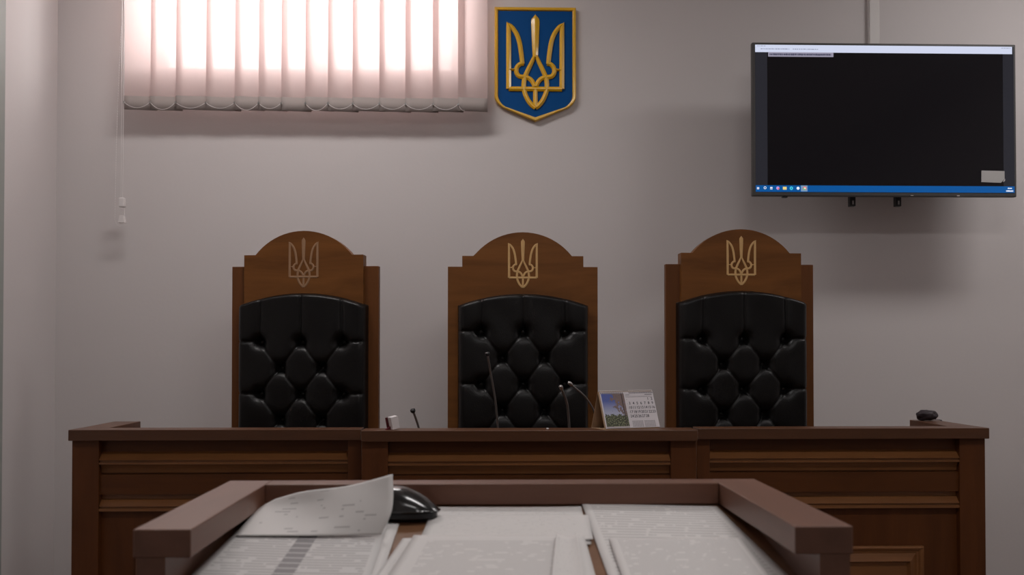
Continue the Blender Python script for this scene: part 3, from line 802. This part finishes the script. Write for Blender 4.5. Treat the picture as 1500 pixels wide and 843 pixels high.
# ------------------------------------------------------------------ lectern
ZN = 0.9315
s0 = ZN / F
def lx(px): return at(px, HZ, ZN).x
Lx0, Lx1 = lx(196), lx(1248.5)
Ix0, Ix1 = lx(281), lx(1163.5)
ZR = CZ - (773 - HZ) * s0                    # rail top
YFAR = ZN * (773 - HZ) / (702.7 - HZ)        # outer far edge
YFI = ZN * (773 - HZ) / (708.7 - HZ)
rt = 0.0275
t = empty('lectern', ((Lx0 + Lx1) / 2, (ZN + YFAR) / 2, 0)); tag(t, 'reddish brown wooden lectern with raised rim in the foreground, papers inside', 'lectern')
obj('side_rail', one_box(Lx0, Ix0, ZN, YFAR, ZR - rt, ZR), M['lect_y'], t, bevel=0.0012)
obj('side_rail', one_box(Ix1, Lx1, ZN, YFAR, ZR - rt, ZR), M['lect_y'], t, bevel=0.0012)
obj('back_rail', one_box(Ix0, Ix1, YFI, YFAR, ZR - rt, ZR), M['lect'], t, bevel=0.0012)
pw = 43 * s0
px0, px1 = Lx0 + 0.003, Lx1 - 0.003
zfar, znear = CZ - 0.202, CZ - 0.236
yA, yB = 1.24, 1.004
def tray_z(y): return zfar + (y - yA) * (zfar - znear) / (yA - yB)
for a, b in ((px0, px0 + 0.028), (px1 - 0.030, px1)):
    obj('side_panel', one_box(a, b, ZN + 0.001, YFAR - 0.004, 0.08, ZR - rt), M['lect_y'], t)
obj('front_panel', one_box(px0 + 0.028, px1 - 0.030, YFAR - 0.030, YFAR - 0.006, 0.12, ZR - rt), M['lect'], t)
bm = B(); ynr = 0.90
prism(bm, [(ynr, tray_z(ynr)), (YFAR - 0.030, tray_z(YFAR - 0.030)), (YFAR - 0.030, tray_z(YFAR - 0.030) - 0.018), (ynr, tray_z(ynr) - 0.018)], 'X', px0 + 0.028, px1 - 0.030)
obj('tray', bm, M['tray'], t)
obj('shelf', one_box(px0 + 0.028, px1 - 0.030, ZN + 0.02, YFAR - 0.030, 0.6, 0.618), M['tray'], t)
obj('plinth', one_box(px0 - 0.01, px1 + 0.01, ZN, YFAR + 0.01, 0.0, 0.08), M['lect'], t, bevel=0.003)

def tr(px, py, off=0.0):
    d = ray(px, py)
    m = (zfar - znear) / (yA - yB)
    # CZ + k dz = zfar + (k dy - yA) m + off
    k = (zfar + off - CZ - yA * m) / (d.z - d.y * m)
    return d * k + Vector((0, 0, CZ))
def sheet(corners, off, m, label, wav=0.0015, seed=0, name='paper_sheet', lift=None, n=20, uvr=(0, 1, 0, 1), group='papers lying in the lectern tray'):
    """corners: far-left, far-right, near-right, near-left on the tray"""
    c = [tr(px, py, off) for px, py in corners]
    bm = B(); ul = bm.loops.layers.uv.new('UVMap'); g = []
    for j in range(n + 1):
        v = j / n; row = []
        for i in range(n + 1):
            u = i / n
            p = (c[3] * (1 - u) + c[2] * u) * (1 - v) + (c[0] * (1 - u) + c[1] * u) * v
            p = p + Vector((0, 0, wav * (1 + math.sin(3.1 * u + 2.3 * seed + 1.7 * v) * math.cos(2.6 * v + seed))))
            if lift: p = p + Vector((0, 0, lift(u, v)))
            row.append((bm.verts.new(p), (uvr[0] + (uvr[1] - uvr[0]) * u, uvr[2] + (uvr[3] - uvr[2]) * v)))
        g.append(row)
    for j in range(n):
        for i in range(n):
            q = (g[j][i], g[j][i + 1], g[j + 1][i + 1], g[j + 1][i])
            f = bm.faces.new([a[0] for a in q])
            for lp, a in zip(f.loops, q): lp[ul].uv = a[1]
    o = obj(name, bm, m, smooth=True)
    md = o.modifiers.new('thickness', 'SOLIDIFY'); md.thickness = 0.0003; md.offset = 1
    return tag(o, label, 'paper', group)
P_blank = print_mat('faintly_printed_sheet', lines=34, ink=0.22, thr=0.60, head=0.95)
P_text = print_mat('closely_printed_sheet', lines=36, words=11, ink=0.30, thr=0.40, margin=0.10)
P_text2 = print_mat('dense_court_sheet', lines=34, words=12, ink=0.32, thr=0.38, margin=0.06, head=0.98)
P_table = print_mat('table_sheet', lines=34, words=10, ink=0.42, thr=0.42, margin=0.05, head=0.99, column=(0.44, 0.56), paper=(0.60, 0.585, 0.575))
P_form = print_mat('form_sheet', lines=15, words=7, ink=0.4, thr=0.60, margin=0.10, head=0.95)

# left stack
sheet([(400, 748), (585, 768), (546, 886), (262, 886)], 0.0012, P_blank, 'bottom sheet of the left pile, its white margin showing at right', seed=1, wav=0.001)
sheet([(372, 756), (570, 762), (530, 886), (240, 886)], 0.0045, P_table, 'sheet printed with a grey column, in the left pile on the lectern', seed=2, wav=0.001, uvr=(0, 1, 0.0, 1.0))
# curled sheet over it: control rows
rowsC = [[tr(345, 785, 0.0085), tr(415, 785, 0.0085), tr(488, 785, 0.0085), tr(558, 784, 0.0085)],
         [tr(362, 763, 0.010), tr(430, 763, 0.010), at(502, 758, 1.125), at(572, 755, 1.112)],
         [tr(381, 744, 0.011), at(442, 742, 1.185), at(508, 732, 1.145), at(576, 728, 1.122)],
         [at(404, 731, 1.215), at(446, 720, 1.20), at(510, 712, 1.165), at(575, 695, 1.138)]]
bm = B(); ul = bm.loops.layers.uv.new('UVMap')
cols = [cr(r, 8) for r in rowsC]; nC = len(cols[0])
full = [cr([cols[r][i] for r in range(4)], 8) for i in range(nC)]
vv = [[bm.verts.new(p) for p in col] for col in full]
for i in range(nC - 1):
    for j in range(len(vv[0]) - 1):
        f = bm.faces.new((vv[i][j], vv[i + 1][j], vv[i + 1][j + 1], vv[i][j + 1]))
        for lp, (a, b) in zip(f.loops, ((i, j), (i + 1, j), (i + 1, j + 1), (i, j + 1))): lp[ul].uv = (a / (nC - 1), b / (len(vv[0]) - 1))
o = obj('paper_sheet', bm, P_form, smooth=True)
md = o.modifiers.new('thickness', 'SOLIDIFY'); md.thickness = 0.0003
tag(o, 'top sheet of the left pile, its far corner curling up over the lectern rail', 'paper', 'papers lying in the lectern tray')
# centre stack
sheet([(636, 745), (851, 743), (866, 800), (612, 806)], 0.0008, P_blank, 'farthest sheet of the centre pile, touching the back of the tray', seed=3, wav=0.001)
sheet([(630, 756), (862, 757), (869, 792), (612, 800)], 0.0040, P_blank, 'short slip across the centre pile, above its largest page', seed=4, wav=0.0008)
sheet([(590, 790), (700, 786), (640, 886), (522, 886)], 0.0020, P_blank, 'sheet under the centre pile, its edge showing beside the left pile', seed=8, wav=0.0008)
sheet([(606, 786), (856, 786), (884, 888), (540, 888)], 0.0072, P_text, 'largest printed page, on top of the centre pile', seed=5, wav=0.0008)
sheet([(815, 786), (846, 789), (862, 888), (804, 888)], 0.0105, P_blank, 'narrow folded strip at the right edge of the centre pile', seed=6, wav=0.0006,
      lift=lambda u, v: 0.004 * (u - 0.5) ** 2 * 4, name='paper_strip')
# right stack
sheet([(852, 739.5), (1050, 742.5), (1198, 888), (906, 888)], 0.0008, P_text2, 'lower printed sheet of the right pile, reaching the back of the tray', seed=7, wav=0.001)
sheet([(892, 790), (1087, 789), (1162, 888), (926, 888)], 0.0050, P_text2, 'upper printed sheet of the right pile, nearest the viewer', seed=9, wav=0.0008)

# computer mouse
mc = tr(580, 771, 0.0); mc.y += 0.030
Rm = Matrix.Rotation(math.radians(-14), 3, 'Z')
tl = math.atan((zfar - znear) / (yA - yB))
t = empty('computer_mouse', (mc.x, mc.y, tray_z(mc.y) + 0.004)); tag(t, 'glossy black computer mouse lying between the left and centre papers', 'computer mouse')
bm = B(); bmesh.ops.create_uvsphere(bm, u_segments=36, v_segments=24, radius=1)
for v in bm.verts:
    x, y, z = v.co
    hx = 1 - 0.10 * x
    hz = (0.0275 if z > 0 else 0.006) * (1 - 0.5 * max(x, 0) ** 1.6)
    v.co = Vector((math.copysign(abs(x) ** 0.9, x) * 0.054, math.copysign(abs(y) ** 0.85, y) * 0.030 * hx, z * hz + 0.008 - 0.004 * max(x, 0) * (z > 0)))
bm.transform(Rm.to_4x4()); obj('mouse_shell', bm, M['gloss_black'], t, local=True, smooth=True)
bm = B(); bmesh.ops.create_cone(bm, cap_ends=True, segments=30, radius1=1, radius2=1, depth=1)
bm.transform(Rm.to_4x4() @ Matrix.Translation((0, 0, 0.002)) @ Matrix.Diagonal((0.050, 0.026, 0.006, 1))); obj('mouse_base', bm, M['black'], t, local=True)
bm = B(); bmesh.ops.create_cone(bm, cap_ends=True, segments=18, radius1=0.008, radius2=0.008, depth=0.006)
bm.transform(Rm.to_4x4() @ Matrix.Translation((-0.030, 0, 0.024)) @ Matrix.Rotation(PI / 2, 4, 'X')); obj('scroll_wheel', bm, M['black'], t, local=True)

# ------------------------------------------------------------------ light
def area(name, loc, size, power, col, rot=(0, 0, 0), sy=None):
    l = bpy.data.lights.new(name, 'AREA'); l.energy = power; l.color = col; l.shape = 'RECTANGLE'; l.size = size; l.size_y = sy or size
    o = bpy.data.objects.new(name, l); C.objects.link(o); o.location = loc; o.rotation_euler = rot
    return o
warm = (1.0, 0.96, 0.95)
area('ceiling_lamp_and_fill', (-0.7, 3.1, ZC - 0.05), 1.1, 21, warm, sy=0.3)
area('ceiling_lamp_and_fill', (2.75, 3.15, ZC - 0.05), 0.9, 20, warm, sy=0.3)
area('ceiling_lamp_and_fill', (0.8, 0.9, ZC - 0.05), 1.2, 21, warm, sy=0.3)  # added fill above the lectern, not a known lamp
area('ceiling_lamp_and_fill', (0.3, -1.6, ZC - 0.05), 1.2, 12, warm, sy=0.3)  # weak ambient fill added behind the camera, no lamp known there
po = area('window_portal', ((ox0 + ox1) / 2, YW + TH - 0.02, (oz0 + oz1) / 2), ox1 - ox0, 1, (1, 1, 1), (-PI / 2, 0, 0), sy=oz1 - oz0)
po.data.cycles.is_portal = True
wd = bpy.data.worlds.new('sky'); sc.world = wd; wd.use_nodes = True
bg = wd.node_tree.nodes['Background']; bg.inputs[0].default_value = (1.0, 0.97, 0.96, 1); bg.inputs[1].default_value = 14.0

vs = sc.view_settings; vs.view_transform = 'Standard'; vs.look = 'None'; vs.gamma = 1; vs.exposure = 0.0; vs.use_curve_mapping = False
sc.cycles.use_denoising = True
sc.cycles.max_bounces = 10; sc.cycles.diffuse_bounces = 6; sc.cycles.sample_clamp_indirect = 6
